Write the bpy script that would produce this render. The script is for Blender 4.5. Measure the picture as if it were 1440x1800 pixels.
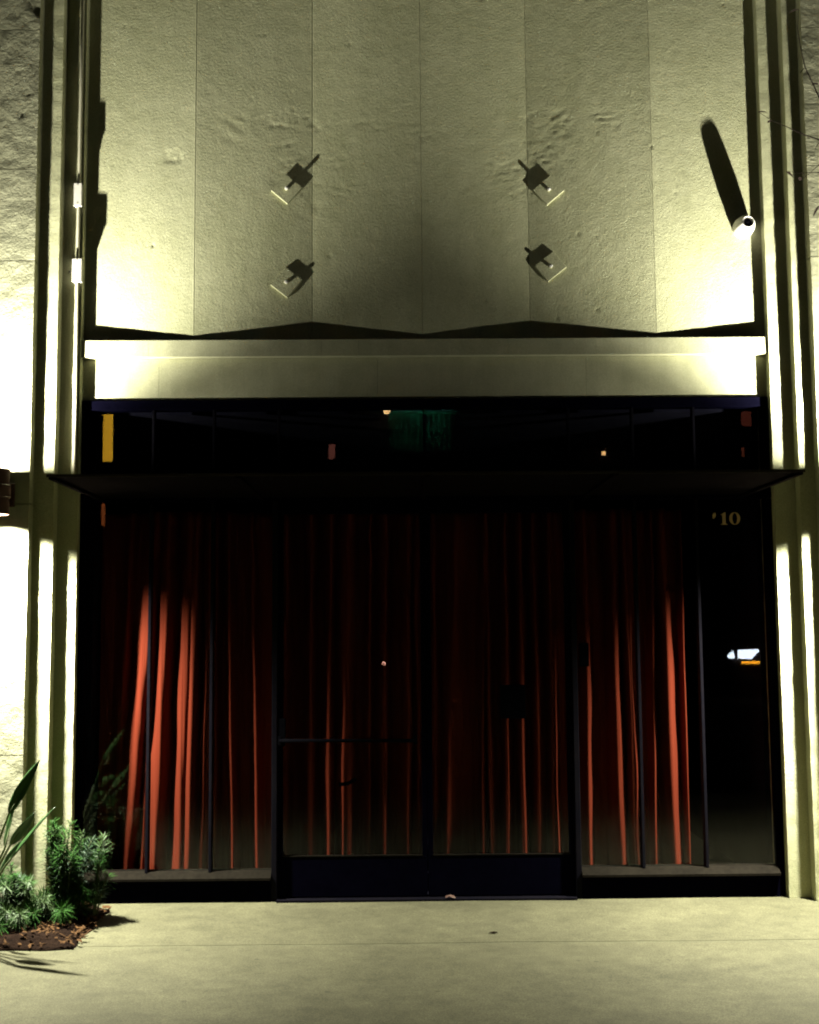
import bpy, bmesh, math, random
from math import radians, sin, cos, pi, atan2, hypot
from mathutils import Vector, Matrix, noise

random.seed(7)
S = bpy.context.scene
for o in list(bpy.data.objects):
    bpy.data.objects.remove(o)
COL = S.collection

# ------------------------------------------------------------------ camera
cd = bpy.data.cameras.new('camera')
cam = bpy.data.objects.new('camera', cd)
COL.objects.link(cam)
cd.sensor_fit = 'HORIZONTAL'
cd.sensor_width = 24.0
cd.lens = 35.0
cd.clip_start = 0.05
cd.clip_end = 2000
_p, _y, _r = radians(5.57), radians(0.5), radians(0.45)
_f = Vector((sin(_y) * cos(_p), cos(_y) * cos(_p), sin(_p)))
_ri = Vector((cos(_y), -sin(_y), 0))
_u = _ri.cross(_f)
_r2 = _ri * cos(_r) - _u * sin(_r)
_u2 = _u * cos(_r) + _ri * sin(_r)
cam.matrix_world = Matrix(((_r2.x, _u2.x, -_f.x, -0.165), (_r2.y, _u2.y, -_f.y, -7.4),
                           (_r2.z, _u2.z, -_f.z, 1.68), (0, 0, 0, 1)))
S.camera = cam

# ------------------------------------------------------------------ night sky, faint moon
w = bpy.data.worlds.new('World')
S.world = w
w.use_nodes = True
nt = w.node_tree
bg = nt.nodes['Background']
sky = nt.nodes.new('ShaderNodeTexSky')
sky.sky_type = 'NISHITA'
sky.sun_disc = False
sky.sun_elevation = radians(-5.0)
sky.sun_rotation = radians(200)
nt.links.new(sky.outputs[0], bg.inputs['Color'])
bg.inputs['Strength'].default_value = 0.06
ml = bpy.data.lights.new('moon', 'SUN')
ml.energy = 0.006
ml.angle = radians(12)
ml.color = (1.0, 0.93, 0.82)
moon = bpy.data.objects.new('moon', ml)
COL.objects.link(moon)
moon.rotation_euler = (radians(58), 0, radians(-25))

S.view_settings.view_transform = 'Standard'
S.view_settings.look = 'None'
S.view_settings.exposure = 0.0
S.view_settings.gamma = 1.0
S.view_settings.use_curve_mapping = False
S.cycles.use_denoising = True
S.cycles.filter_width = 2.0
S.cycles.adaptive_threshold = 0.02
S.cycles.max_bounces = 6
S.cycles.diffuse_bounces = 1
S.cycles.glossy_bounces = 3
S.cycles.transparent_max_bounces = 16
S.cycles.caustics_reflective = False
S.cycles.caustics_refractive = False
S.cycles.sample_clamp_indirect = 1.5

LAMP_POWER = 1050.0
LAMP_COLOR = (0.98, 0.955, 0.82)


# ------------------------------------------------------------------ materials
def new_mat(name):
    m = bpy.data.materials.new(name)
    m.use_nodes = True
    t = m.node_tree
    return m, t, t.nodes['Principled BSDF']


def nod(t, kind, **kw):
    n = t.nodes.new(kind)
    for k, v in kw.items():
        if k in n.inputs:
            n.inputs[k].default_value = v
        else:
            setattr(n, k, v)
    return n


def mottled(name, c1, c2, rough=0.85, s1=1.3, s2=9.0, bump=0.25, bscale=70.0, fleck=0.0, bdist=0.004, metal=0.0, spec=0.35, streak=0.0, gum=False):
    """painted / cast surface: large stains, small mottling, fine relief"""
    m, t, b = new_mat(name)
    tc = nod(t, 'ShaderNodeTexCoord')
    n1 = nod(t, 'ShaderNodeTexNoise', Scale=s1, Detail=5.0, Roughness=0.6)
    n2 = nod(t, 'ShaderNodeTexNoise', Scale=s2, Detail=6.0, Roughness=0.65)
    n3 = nod(t, 'ShaderNodeTexNoise', Scale=bscale, Detail=4.0, Roughness=0.7)
    for n in (n1, n2, n3):
        t.links.new(tc.outputs['Object'], n.inputs['Vector'])
    add = nod(t, 'ShaderNodeMath', operation='ADD')
    t.links.new(n1.outputs['Fac'], add.inputs[0])
    t.links.new(n2.outputs['Fac'], add.inputs[1])
    mr = nod(t, 'ShaderNodeMapRange')
    mr.inputs['From Min'].default_value = 0.7
    mr.inputs['From Max'].default_value = 1.3
    t.links.new(add.outputs[0], mr.inputs['Value'])
    mix = nod(t, 'ShaderNodeMix', data_type='RGBA')
    mix.inputs[6].default_value = (*c1, 1)
    mix.inputs[7].default_value = (*c2, 1)
    t.links.new(mr.outputs['Result'], mix.inputs[0])
    out = mix.outputs[2]
    if fleck:
        n4 = nod(t, 'ShaderNodeTexNoise', Scale=150.0, Detail=2.0)
        t.links.new(tc.outputs['Object'], n4.inputs['Vector'])
        r4 = nod(t, 'ShaderNodeMapRange')
        r4.inputs['From Min'].default_value = 0.3
        r4.inputs['From Max'].default_value = 0.7
        r4.inputs['To Min'].default_value = 1.0 - fleck
        r4.inputs['To Max'].default_value = 1.0 + fleck
        t.links.new(n4.outputs['Fac'], r4.inputs['Value'])
        mu = nod(t, 'ShaderNodeMix', data_type='RGBA', blend_type='MULTIPLY')
        mu.inputs[0].default_value = 1.0
        t.links.new(out, mu.inputs[6])
        t.links.new(r4.outputs['Result'], mu.inputs[7])
        out = mu.outputs[2]
    def times(out, val):
        mu = nod(t, 'ShaderNodeMix', data_type='RGBA', blend_type='MULTIPLY')
        mu.inputs[0].default_value = 1.0
        t.links.new(out, mu.inputs[6])
        t.links.new(val, mu.inputs[7])
        return mu.outputs[2]
    if streak:                                  # rain-washed vertical streaks
        mp = nod(t, 'ShaderNodeMapping')
        mp.inputs['Scale'].default_value = (11, 11, 0.55)
        t.links.new(tc.outputs['Object'], mp.inputs[0])
        n5 = nod(t, 'ShaderNodeTexNoise', Scale=1.0, Detail=6.0, Roughness=0.7)
        t.links.new(mp.outputs[0], n5.inputs['Vector'])
        r5 = nod(t, 'ShaderNodeMapRange')
        r5.inputs['From Min'].default_value = 0.35
        r5.inputs['From Max'].default_value = 0.62
        r5.inputs['To Min'].default_value = 1.0 - streak
        t.links.new(n5.outputs['Fac'], r5.inputs['Value'])
        out = times(out, r5.outputs['Result'])
    if gum:                                     # trodden-in spots and scuffs
        for sc_, th, lo_ in ((4.0, 0.075, 0.70), (13.0, 0.10, 0.82)):
            vo = nod(t, 'ShaderNodeTexVoronoi', Scale=sc_)
            t.links.new(tc.outputs['Object'], vo.inputs['Vector'])
            r6 = nod(t, 'ShaderNodeMapRange')
            r6.inputs['From Min'].default_value = th * 0.6
            r6.inputs['From Max'].default_value = th
            r6.inputs['To Min'].default_value = lo_
            t.links.new(vo.outputs['Distance'], r6.inputs['Value'])
            out = times(out, r6.outputs['Result'])
        mp = nod(t, 'ShaderNodeMapping')
        mp.inputs['Scale'].default_value = (1.6, 2.6, 1)
        mp.inputs['Rotation'].default_value = (0, 0, 0.12)
        t.links.new(tc.outputs['Object'], mp.inputs[0])
        n6 = nod(t, 'ShaderNodeTexNoise', Scale=1.4, Detail=8.0, Roughness=0.72, Distortion=0.8)
        t.links.new(mp.outputs[0], n6.inputs['Vector'])
        r7 = nod(t, 'ShaderNodeMapRange')
        r7.inputs['From Min'].default_value = 0.36
        r7.inputs['From Max'].default_value = 0.58
        r7.inputs['To Min'].default_value = 0.84
        t.links.new(n6.outputs['Fac'], r7.inputs['Value'])
        out = times(out, r7.outputs['Result'])
    t.links.new(out, b.inputs['Base Color'])
    b.inputs['Roughness'].default_value = rough
    b.inputs['Metallic'].default_value = metal
    b.inputs['Specular IOR Level'].default_value = spec
    if bump:
        bp = nod(t, 'ShaderNodeBump', Strength=bump, Distance=bdist)
        t.links.new(n3.outputs['Fac'], bp.inputs['Height'])
        t.links.new(bp.outputs['Normal'], b.inputs['Normal'])
    return m


M = {}
M['wall'] = mottled('painted_concrete', (0.435, 0.440, 0.250), (0.560, 0.560, 0.345), 0.85, 0.9, 7.0, 0.5, 75.0, 0.18, 0.006, streak=0.06)
M['wall_rough'] = mottled('rough_cast_concrete', (0.31, 0.31, 0.195), (0.41, 0.405, 0.265), 0.9, 1.6, 14.0, 0.6, 38.0, 0.10, 0.008)
M['trim'] = mottled('painted_trim', (0.43, 0.43, 0.255), (0.55, 0.545, 0.345), 0.75, 1.2, 9.0, 0.3, 80.0, 0.12, 0.003, streak=0.10)
M['pave'] = mottled('pavement_concrete', (0.066, 0.064, 0.031), (0.118, 0.114, 0.060), 0.92, 1.1, 8.0, 0.45, 110.0, 0.34, 0.004, gum=True)
M['joint'] = mottled('joint_dirt', (0.10, 0.085, 0.06), (0.16, 0.14, 0.10), 0.95, 3, 30, 0.2)
M['asphalt'] = mottled('asphalt', (0.035, 0.035, 0.036), (0.06, 0.06, 0.06), 0.95, 0.6, 12, 0.5, 150, 0.2)
M['frame'] = mottled('dark_frame_metal', (0.0011, 0.0010, 0.0034), (0.0020, 0.0019, 0.0055), 0.8, 4, 30, 0.08, 200.0, spec=0.0)
M['mullion'] = mottled('worn_mullion_metal', (0.003, 0.003, 0.006), (0.007, 0.006, 0.008), 0.7, 5, 40, 0.1, 200.0, spec=0.03)
M['sill'] = mottled('dusty_sill_metal', (0.0055, 0.0046, 0.0032), (0.0125, 0.0105, 0.0070), 0.85, 5, 40, 0.1, 200.0, spec=0.03)
M['canopy'] = mottled('canopy_metal', (0.0035, 0.0027, 0.0036), (0.0058, 0.0045, 0.0052), 0.95, 2, 14, 0.08, 120.0, spec=0.0)
M['canopy_edge'] = mottled('canopy_edge_metal', (0.03, 0.025, 0.018), (0.05, 0.041, 0.028), 0.8, 3, 20, 0.05, 120.0, spec=0.05)
M['room'] = mottled('room_dark', (0.006, 0.006, 0.012), (0.012, 0.012, 0.02), 0.95, 2, 8, 0.0, spec=0.08)
M['bronze'] = mottled('lamp_bronze', (0.05, 0.022, 0.015), (0.08, 0.035, 0.022), 0.5, 6, 40, 0.1)
M['white'] = mottled('white_enamel', (0.70, 0.68, 0.60), (0.78, 0.76, 0.68), 0.45, 3, 30, 0.05)
M['galv'] = mottled('painted_conduit', (0.52, 0.50, 0.36), (0.60, 0.58, 0.42), 0.6, 4, 30, 0.1)
M['black'] = mottled('black_plastic', (0.002, 0.002, 0.003), (0.004, 0.004, 0.005), 0.8, 5, 30, 0.0, spec=0.0)
M['gold'] = mottled('gold_leaf', (0.60, 0.42, 0.20), (0.72, 0.52, 0.27), 0.5, 20, 90, 0.0)
M['soil'] = mottled('soil', (0.006, 0.0034, 0.0024), (0.018, 0.010, 0.006), 0.95, 6, 40, 0.8, 60.0, 0.3, 0.02, spec=0.03)
M['litter'] = mottled('dry_leaf', (0.012, 0.006, 0.003), (0.105, 0.055, 0.022), 0.85, 9, 25, 0.0, spec=0.05)
M['fern'] = mottled('fern_green', (0.010, 0.042, 0.005), (0.028, 0.085, 0.012), 0.7, 5, 25, 0.0, spec=0.08)
M['fern_blue'] = mottled('fern_blue_green', (0.008, 0.032, 0.009), (0.022, 0.060, 0.020), 0.6, 5, 25, 0.0)
M['fern_pale'] = mottled('fern_pale_green', (0.020, 0.048, 0.008), (0.046, 0.088, 0.018), 0.6, 5, 25, 0.0)
M['stem'] = mottled('green_stem', (0.06, 0.09, 0.03), (0.13, 0.15, 0.06), 0.7, 5, 25, 0.0)
M['leaf'] = mottled('broad_leaf', (0.022, 0.062, 0.017), (0.045, 0.105, 0.028), 0.4, 4, 18, 0.1, 60)
M['bark'] = mottled('bark', (0.005, 0.0035, 0.003), (0.011, 0.0075, 0.006), 0.9, 5, 30, 0.6, spec=0.02)
M['brick'] = mottled('dim_render', (0.05, 0.05, 0.06), (0.08, 0.08, 0.09), 0.9, 0.5, 4, 0.2)
M['carpaint'] = mottled('van_paint', (0.03, 0.03, 0.035), (0.04, 0.04, 0.045), 0.3, 2, 9, 0.0)
M['tyre'] = mottled('tyre', (0.015, 0.015, 0.015), (0.025, 0.025, 0.025), 0.9, 4, 20, 0.2)
M['rim'] = mottled('rim', (0.35, 0.35, 0.36), (0.45, 0.45, 0.46), 0.35, 4, 20, 0.0, metal=0.8)
M['scrap'] = mottled('paper_scrap', (0.08, 0.02, 0.012), (0.16, 0.12, 0.09), 0.8, 30, 90, 0.0)
M['greencloth'] = mottled('green_corrugated', (0.10, 0.36, 0.24), (0.16, 0.45, 0.30), 0.7, 3, 20, 0.0)


def emis(name, col, strength):
    m, t, b = new_mat(name)
    b.inputs['Base Color'].default_value = (*col, 1)
    b.inputs['Emission Color'].default_value = (*col, 1)
    b.inputs['Emission Strength'].default_value = strength
    if name not in ('green_tube',):
        m.cycles.emission_sampling = 'NONE'
    return m


# curtain cloth: warm red velvet, vertical nap streaks
def curtain_mat():
    m, t, b = new_mat('red_curtain_cloth')
    tc = nod(t, 'ShaderNodeTexCoord')
    mp = nod(t, 'ShaderNodeMapping')
    mp.inputs['Scale'].default_value = (60, 60, 1.2)
    n = nod(t, 'ShaderNodeTexNoise', Scale=1.0, Detail=4.0)
    t.links.new(tc.outputs['Object'], mp.inputs[0])
    t.links.new(mp.outputs[0], n.inputs['Vector'])
    mix = nod(t, 'ShaderNodeMix', data_type='RGBA')
    mix.inputs[6].default_value = (0.096, 0.0145, 0.0068, 1)
    mix.inputs[7].default_value = (0.152, 0.0285, 0.0115, 1)
    t.links.new(n.outputs['Fac'], mix.inputs[0])
    t.links.new(mix.outputs[2], b.inputs['Base Color'])
    b.inputs['Roughness'].default_value = 0.95
    b.inputs['Specular IOR Level'].default_value = 0.02
    bp = nod(t, 'ShaderNodeBump', Strength=0.15, Distance=0.003)
    t.links.new(n.outputs['Fac'], bp.inputs['Height'])
    t.links.new(bp.outputs['Normal'], b.inputs['Normal'])
    return m


M['curtain'] = curtain_mat()


def glass_mat():
    """thin architectural pane: clear transmission, Fresnel mirror on the face that meets the ray"""
    m = bpy.data.materials.new('window_glass')
    m.use_nodes = True
    t = m.node_tree
    t.nodes.remove(t.nodes['Principled BSDF'])
    out = t.nodes['Material Output']
    tr = nod(t, 'ShaderNodeBsdfTransparent')
    tr.inputs[0].default_value = (0.93, 0.93, 0.95, 1)
    gl = nod(t, 'ShaderNodeBsdfGlossy')
    gl.inputs['Color'].default_value = (0.95, 0.95, 1, 1)
    gl.inputs['Roughness'].default_value = 0.012
    fr = nod(t, 'ShaderNodeFresnel', IOR=1.42)
    ge = nod(t, 'ShaderNodeNewGeometry')
    inv = nod(t, 'ShaderNodeMath', operation='SUBTRACT')
    inv.inputs[0].default_value = 1.0
    t.links.new(ge.outputs['Backfacing'], inv.inputs[1])
    mul = nod(t, 'ShaderNodeMath', operation='MULTIPLY')
    t.links.new(fr.outputs[0], mul.inputs[0])
    t.links.new(inv.outputs[0], mul.inputs[1])
    mx = nod(t, 'ShaderNodeMixShader')
    t.links.new(mul.outputs[0], mx.inputs[0])
    t.links.new(tr.outputs[0], mx.inputs[1])
    t.links.new(gl.outputs[0], mx.inputs[2])
    t.links.new(mx.outputs[0], out.inputs['Surface'])
    return m


M['glass'] = glass_mat()


# ------------------------------------------------------------------ helpers
def tag(o, label=None, cat=None, group=None, kind=None):
    if label: o['label'] = label
    if cat: o['category'] = cat
    if group: o['group'] = group
    if kind: o['kind'] = kind
    return o


def empty(name, loc=(0, 0, 0), parent=None):
    o = bpy.data.objects.new(name, None)
    o.empty_display_size = 0.1
    COL.objects.link(o)
    if parent:
        o.parent = parent
    o.location = loc
    return o


def mo(name, verts, faces, mat, parent=None, smooth=False):
    """mesh object given in world coordinates (parents are unrotated Empties; their offset is taken off)"""
    off = Vector((0, 0, 0))
    p = parent
    while p is not None:
        off += p.location
        p = p.parent
    me = bpy.data.meshes.new(name)
    me.from_pydata([tuple(Vector(v) - off) for v in verts], [], faces)
    me.materials.append(M[mat] if isinstance(mat, str) else mat)
    if smooth:
        me.polygons.foreach_set('use_smooth', [True] * len(me.polygons))
    me.update()
    o = bpy.data.objects.new(name, me)
    COL.objects.link(o)
    if parent:
        o.parent = parent
    return o


def fix_normals(o):
    bm = bmesh.new()
    bm.from_mesh(o.data)
    bmesh.ops.recalc_face_normals(bm, faces=bm.faces)
    bm.to_mesh(o.data)
    bm.free()
    return o


def box(name, x0, x1, y0, y1, z0, z1, mat, parent=None, bev=0.0):
    v = [(x, y, z) for z in (z0, z1) for y in (y0, y1) for x in (x0, x1)]
    f = [(0, 2, 3, 1), (4, 5, 7, 6), (0, 1, 5, 4), (2, 6, 7, 3), (0, 4, 6, 2), (1, 3, 7, 5)]
    o = mo(name, v, f, mat, parent)
    if bev:
        bm = bmesh.new()
        bm.from_mesh(o.data)
        bmesh.ops.bevel(bm, geom=list(bm.edges), offset=bev, segments=2, affect='EDGES', profile=0.5)
        bm.to_mesh(o.data)
        bm.free()
    return o


def rough_prism(name, poly, z0, z1, du, dz, amp, mat, parent=None, freq=6.0, extra=None, smooth=True):
    """vertical prism over a plan polygon, its edges and height subdivided and every vertex nudged by noise"""
    ring = []
    n = len(poly)
    for i in range(n):
        a, b = Vector(poly[i]), Vector(poly[(i + 1) % n])
        L = (b - a).length
        k = max(1, int(round(L / du[i] if isinstance(du, (list, tuple)) else L / du)))
        for j in range(k):
            ring.append(a.lerp(b, j / k))
    rows = max(1, int(round((z1 - z0) / dz)))
    verts, faces = [], []
    m = len(ring)
    for r in range(rows + 1):
        z = z0 + (z1 - z0) * r / rows
        for q in ring:
            p = Vector((q.x, q.y, z))
            e = noise.noise_vector(p * freq) * amp + noise.noise_vector(p * freq * 4.1) * amp * 0.45
            if extra:
                e.y += extra(p)
            if r in (0, rows):
                e.z = 0
            verts.append(p + e)
    for r in range(rows):
        for i in range(m):
            j = (i + 1) % m
            faces.append((r * m + i, r * m + j, (r + 1) * m + j, (r + 1) * m + i))
    faces.append(tuple(range(m - 1, -1, -1)))
    faces.append(tuple(rows * m + i for i in range(m)))
    o = mo(name, verts, faces, mat, parent)
    if smooth:
        o.data.polygons.foreach_set('use_smooth', [len(pp.vertices) == 4 for pp in o.data.polygons])
        o.data.set_sharp_from_angle(angle=radians(40))
    return o


def tube(name, pts, rad, mat, parent=None, seg=10, caps=True, smooth=True):
    """round bar along a polyline, radius per point"""
    pts = [Vector(p) for p in pts]
    if not isinstance(rad, (list, tuple)):
        rad = [rad] * len(pts)
    verts, faces = [], []
    prev = None
    for i, p in enumerate(pts):
        d = (pts[min(i + 1, len(pts) - 1)] - pts[max(i - 1, 0)]).normalized()
        if prev is None:
            a = d.orthogonal().normalized()
        else:
            a = (prev - d * prev.dot(d)).normalized()
        prev = a
        b = d.cross(a)
        for k in range(seg):
            t = 2 * pi * k / seg
            verts.append(p + (a * cos(t) + b * sin(t)) * rad[i])
    for i in range(len(pts) - 1):
        for k in range(seg):
            j = (k + 1) % seg
            faces.append((i * seg + k, i * seg + j, (i + 1) * seg + j, (i + 1) * seg + k))
    if caps:
        faces.append(tuple(range(seg - 1, -1, -1)))
        faces.append(tuple((len(pts) - 1) * seg + k for k in range(seg)))
    o = mo(name, verts, faces, mat, parent)
    if smooth:
        o.data.polygons.foreach_set('use_smooth', [len(pp.vertices) == 4 for pp in o.data.polygons])
    return fix_normals(o)


def lathe(name, prof, origin, axis, mat, parent=None, seg=32):
    """surface of revolution: prof = [(radius, along axis)]"""
    ax = Vector(axis).normalized()
    a = ax.orthogonal().normalized()
    b = ax.cross(a)
    o0 = Vector(origin)
    verts, faces = [], []
    for r, h in prof:
        for k in range(seg):
            t = 2 * pi * k / seg
            verts.append(o0 + ax * h + (a * cos(t) + b * sin(t)) * max(r, 1e-4))
    for i in range(len(prof) - 1):
        for k in range(seg):
            j = (k + 1) % seg
            faces.append((i * seg + k, i * seg + j, (i + 1) * seg + j, (i + 1) * seg + k))
    faces.append(tuple(range(seg - 1, -1, -1)))
    faces.append(tuple((len(prof) - 1) * seg + k for k in range(seg)))
    o = mo(name, verts, faces, mat, parent)
    o.data.polygons.foreach_set('use_smooth', [len(pp.vertices) == 4 for pp in o.data.polygons])
    o.data.set_sharp_from_angle(angle=radians(35))
    return fix_normals(o)


def yz_extrude(name, prof, x0, x1, mat, parent=None):
    n = len(prof)
    v = [(x0, y, z) for y, z in prof] + [(x1, y, z) for y, z in prof]
    f = [(i, (i + 1) % n, n + (i + 1) % n, n + i) for i in range(n)]
    f += [tuple(range(n - 1, -1, -1)), tuple(range(n, 2 * n))]
    return fix_normals(mo(name, v, f, mat, parent))


# ------------------------------------------------------------------ ground
road = box('road', -150, 150, -420, -4.35, -0.6, -0.14, 'asphalt')
tag(road, kind='structure')
pav = empty('pavement')
tag(pav, kind='structure')
box('bedding', -40, 40, -4.2, 8, -0.5, -0.03, 'joint', pav)
XS = [-14, -9.6, -5.2, -3.62, 3.55, 5.4, 9.8, 14]
for (ya, yb) in ((-0.772, 0.36), (-2.62, -0.778), (-4.19, -2.626)):
    for i in range(len(XS) - 1):
        nx, ny = max(2, int((XS[i + 1] - XS[i]) / 0.06)), max(2, int((yb - ya) / 0.06))
        if abs(XS[i] + XS[i + 1]) > 4:
            nx, ny = 4, 4
        x0, x1 = XS[i] + 0.003, XS[i + 1] - 0.003
        vs, fs = [], []
        for b in range(ny + 1):
            for a in range(nx + 1):
                x, y = x0 + (x1 - x0) * a / nx, ya + (yb - ya) * b / ny
                z = noise.noise((x * 1.1, y * 1.4, 3)) * 0.004 + noise.noise((x * 5, y * 5, 9)) * 0.0012
                if b in (0, ny):
                    z -= 0.004
                vs.append((x, y, z - 0.003))
        for b in range(ny):
            for a in range(nx):
                k = b * (nx + 1) + a
                fs.append((k, k + 1, k + nx + 2, k + nx + 1))
        rim = [a for a in range(nx + 1)] + [b * (nx + 1) + nx for b in range(1, ny + 1)] + \
              [ny * (nx + 1) + a for a in range(nx - 1, -1, -1)] + [b * (nx + 1) for b in range(ny - 1, 0, -1)]
        base = len(vs)
        for k in rim:
            vs.append((vs[k][0], vs[k][1], -0.06))
        for q in range(len(rim)):
            q2 = (q + 1) % len(rim)
            fs.append((rim[q], base + q, base + q2, rim[q2]))
        mo('paving_slab', vs, fs, 'pave', pav, smooth=True).data.set_sharp_from_angle(angle=radians(50))
kerb = empty('kerb')
tag(kerb, kind='structure')
for i in range(12):
    box('kerb_stone', -14.4 + i * 2.4, -12.01 + i * 2.4, -4.345, -4.195, -0.4, 0.0, 'pave', kerb, 0.012)

# ------------------------------------------------------------------ the building
B = empty('concrete_building')
tag(B, 'pale concrete shop building with folded upper wall and dark glazed front', 'building')
A = (-2.465, -2.338, -2.212, 2.238, 2.374, 2.47)     # arrises of the stepped reveals, left to right
TOP = 7.2


def side_rough(p):
    return noise.noise(p * 11) * 0.0022 + max(0, noise.noise(p * 24 + Vector((5, 1, 2))) - 0.2) * 0.005


for sgn, xe, xi in ((-1, -7.5, A[0]), (1, 7.5, A[5])):
    zs = [0.0, 0.93, 2.47, 4.02, 4.62, 5.55, TOP]
    for k in range(len(zs) - 1):
        z0, z1 = zs[k] + (0.003 if k else -0.05), zs[k + 1] - 0.003
        xm = xi + sgn * 1.3
        if sgn < 0:
            poly = [(xm, 0), (xi, 0), (xi, 0.088), (xi, 0.3), (xm, 0.3)]
            poly2 = [(xe, 0), (xm - 0.006, 0), (xm - 0.006, 0.3), (xe, 0.3)]
            du = (0.018, 0.022, 0.2, 0.5, 0.3)
        else:
            poly = [(xi, 0), (xm, 0), (xm, 0.3), (xi, 0.3), (xi, 0.088)]
            poly2 = [(xm + 0.006, 0), (xe, 0), (xe, 0.3), (xm + 0.006, 0.3)]
            du = (0.018, 0.3, 0.5, 0.2, 0.022)
        rough_prism('wall_block', poly, z0, z1, du, 0.02, 0.0028, 'wall_rough', B, 9.0, side_rough)
        rough_prism('wall_block', poly2, z0, z1, 0.25, 0.25, 0.002, 'wall_rough', B, 9.0)
    # stepped reveal: two set-backs, each one upright of its own
    for a0, a1, y in ((A[0], A[1], 0.09), (A[1], A[2], 0.18)) if sgn < 0 else ((A[5], A[4], 0.09), (A[4], A[3], 0.18)):
        o0 = a0 + sgn * 0.02
        if sgn < 0:
            poly, du = [(o0, y), (a1, y), (a1, y + 0.3), (o0, y + 0.3)], (0.02, 0.025, 0.3, 0.3)
        else:
            poly, du = [(a1, y), (o0, y), (o0, y + 0.3), (a1, y + 0.3)], (0.02, 0.3, 0.3, 0.025)
        rough_prism('reveal_step', poly, -0.05, TOP, du, 0.022, 0.0022, 'wall', B, 10.0,
                    lambda p: noise.noise(p * 17) * 0.0015)
# solid masses behind (they carry the wall and close the room)
box('wall_core', -7.5, A[2] - 0.01, 0.31, 6, -0.05, TOP - 0.01, 'wall_rough', B)
box('wall_core', A[3] + 0.01, 7.5, 0.31, 6, -0.05, TOP - 0.01, 'wall_rough', B)
box('wall_core', A[2] - 0.005, A[3] + 0.005, 0.40, 6.01, 3.20, TOP - 0.012, 'wall_rough', B)
box('coping', -7.6, 7.6, -0.06, 6.1, TOP + 0.002, TOP + 0.14, 'trim', B, 0.01)
box('interior_wall', A[2] - 0.005, A[3] + 0.005, 3.5, 3.6, -0.04, 3.19, 'room', B)
box('interior_floor', A[2] - 0.005, A[3] + 0.005, 0.365, 3.49, -0.04, 0.0, 'room', B)
box('interior_wall', A[2] - 0.009, A[2] + 0.03, 0.50, 3.49, 0.004, 3.19, 'room', B)
box('interior_wall', A[3] - 0.03, A[3] + 0.009, 0.50, 3.49, 0.004, 3.19, 'room', B)
box('interior_ceiling', A[2] + 0.035, A[3] - 0.035, 0.43, 3.49, 3.1, 3.185, 'room', B)

# folded upper wall: facets between ridges (near) and valleys (far)
RY, VY = 0.213, 0.258
FX = [(-2.225, 0.256), (-1.49, RY), (-0.725, VY), (-0.005, RY), (0.702, VY), (1.52, RY), (2.25, 0.256)]


def patch(p):
    """trowelled repairs round the upper sign plates, pits and a chipped spot, all a few millimetres deep"""
    d = 0.0
    for cx, cz, rx, rz in ((-0.72, 4.62, 0.34, 0.26), (0.74, 4.70, 0.36, 0.24), (-0.95, 4.98, 0.5, 0.14), (0.95, 5.02, 0.45, 0.12), (-0.3, 4.95, 0.5, 0.1)):
        q = 1 - ((p.x - cx) / rx) ** 2 - ((p.z - cz) / rz) ** 2
        if q > 0:
            q = min(1, q * 1.6) * min(1.0, max(0.0, noise.noise((p.x * 5 + 3, cz, p.z * 7)) * 1.6 + 0.55))
            wz = p.z + noise.noise((p.x * 3, 2.0, p.z * 4)) * 0.10
            ridge = abs(noise.noise((p.x * 7, cz, wz * 34))) 
            d += q * (max(0.0, 0.22 - ridge) * 0.016 + noise.noise((p.x * 40, 1, p.z * 48)) * 0.0016)
    r = hypot((p.x + 1.64) * 0.8, p.z - 4.79) + 0.025 * noise.noise((p.x * 30, 3, p.z * 30))
    if r < 0.045:
        d += 0.0025 + 0.004 * noise.noise(p * 45)
    pit = noise.noise((p.x * 45, 4.0, p.z * 45)) + 0.3 * noise.noise((p.x * 2.3, 9.0, p.z * 2.3))
    if pit > 0.70:
        d += (pit - 0.70) * 0.03
    d += noise.noise((p.x * 1.7, 8.0, p.z * 1.3)) * 0.0022
    return d


for i in range(6):
    (xa, ya), (xb, yb) = FX[i], FX[i + 1]
    t = 0.0012 / (xb - xa)
    pa = (xa + 0.0012, ya + (yb - ya) * t)
    pb = (xb - 0.0012, yb - (yb - ya) * t)
    rough_prism('wall_panel', [pa, pb, (pb[0], 0.395), (pa[0], 0.395)], 3.46, TOP, (0.0125, 0.3, 0.5, 0.3), 0.0135,
                0.0007, 'wall', B, 19.0, patch)

# fascia and the ledge above it, cast in lengths
FJ = [A[2] - 0.004, -1.72, -0.30, 1.06, A[3] + 0.004]
for i in range(4):
    g = 0.0006
    rough_prism('fascia_length', [(FJ[i] + g, 0.252), (FJ[i + 1] - g, 0.252), (FJ[i + 1] - g, 0.39), (FJ[i] + g, 0.39)],
                3.165, 3.438, (0.03, 0.3, 0.5, 0.3), 0.02, 0.0010, 'trim', B, 7.0)
LJ = [A[2] - 0.004, -1.78, -0.66, -0.42, 0.55, 1.12, A[3] + 0.004]
for i in range(6):
    g = 0.0006
    rough_prism('ledge_length', [(LJ[i] + g, 0.198), (LJ[i + 1] - g, 0.198), (LJ[i + 1] - g, 0.39), (LJ[i] + g, 0.39)],
                3.44, 3.548, (0.03, 0.3, 0.5, 0.3), 0.018, 0.0012, 'trim', B, 8.0)

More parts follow.
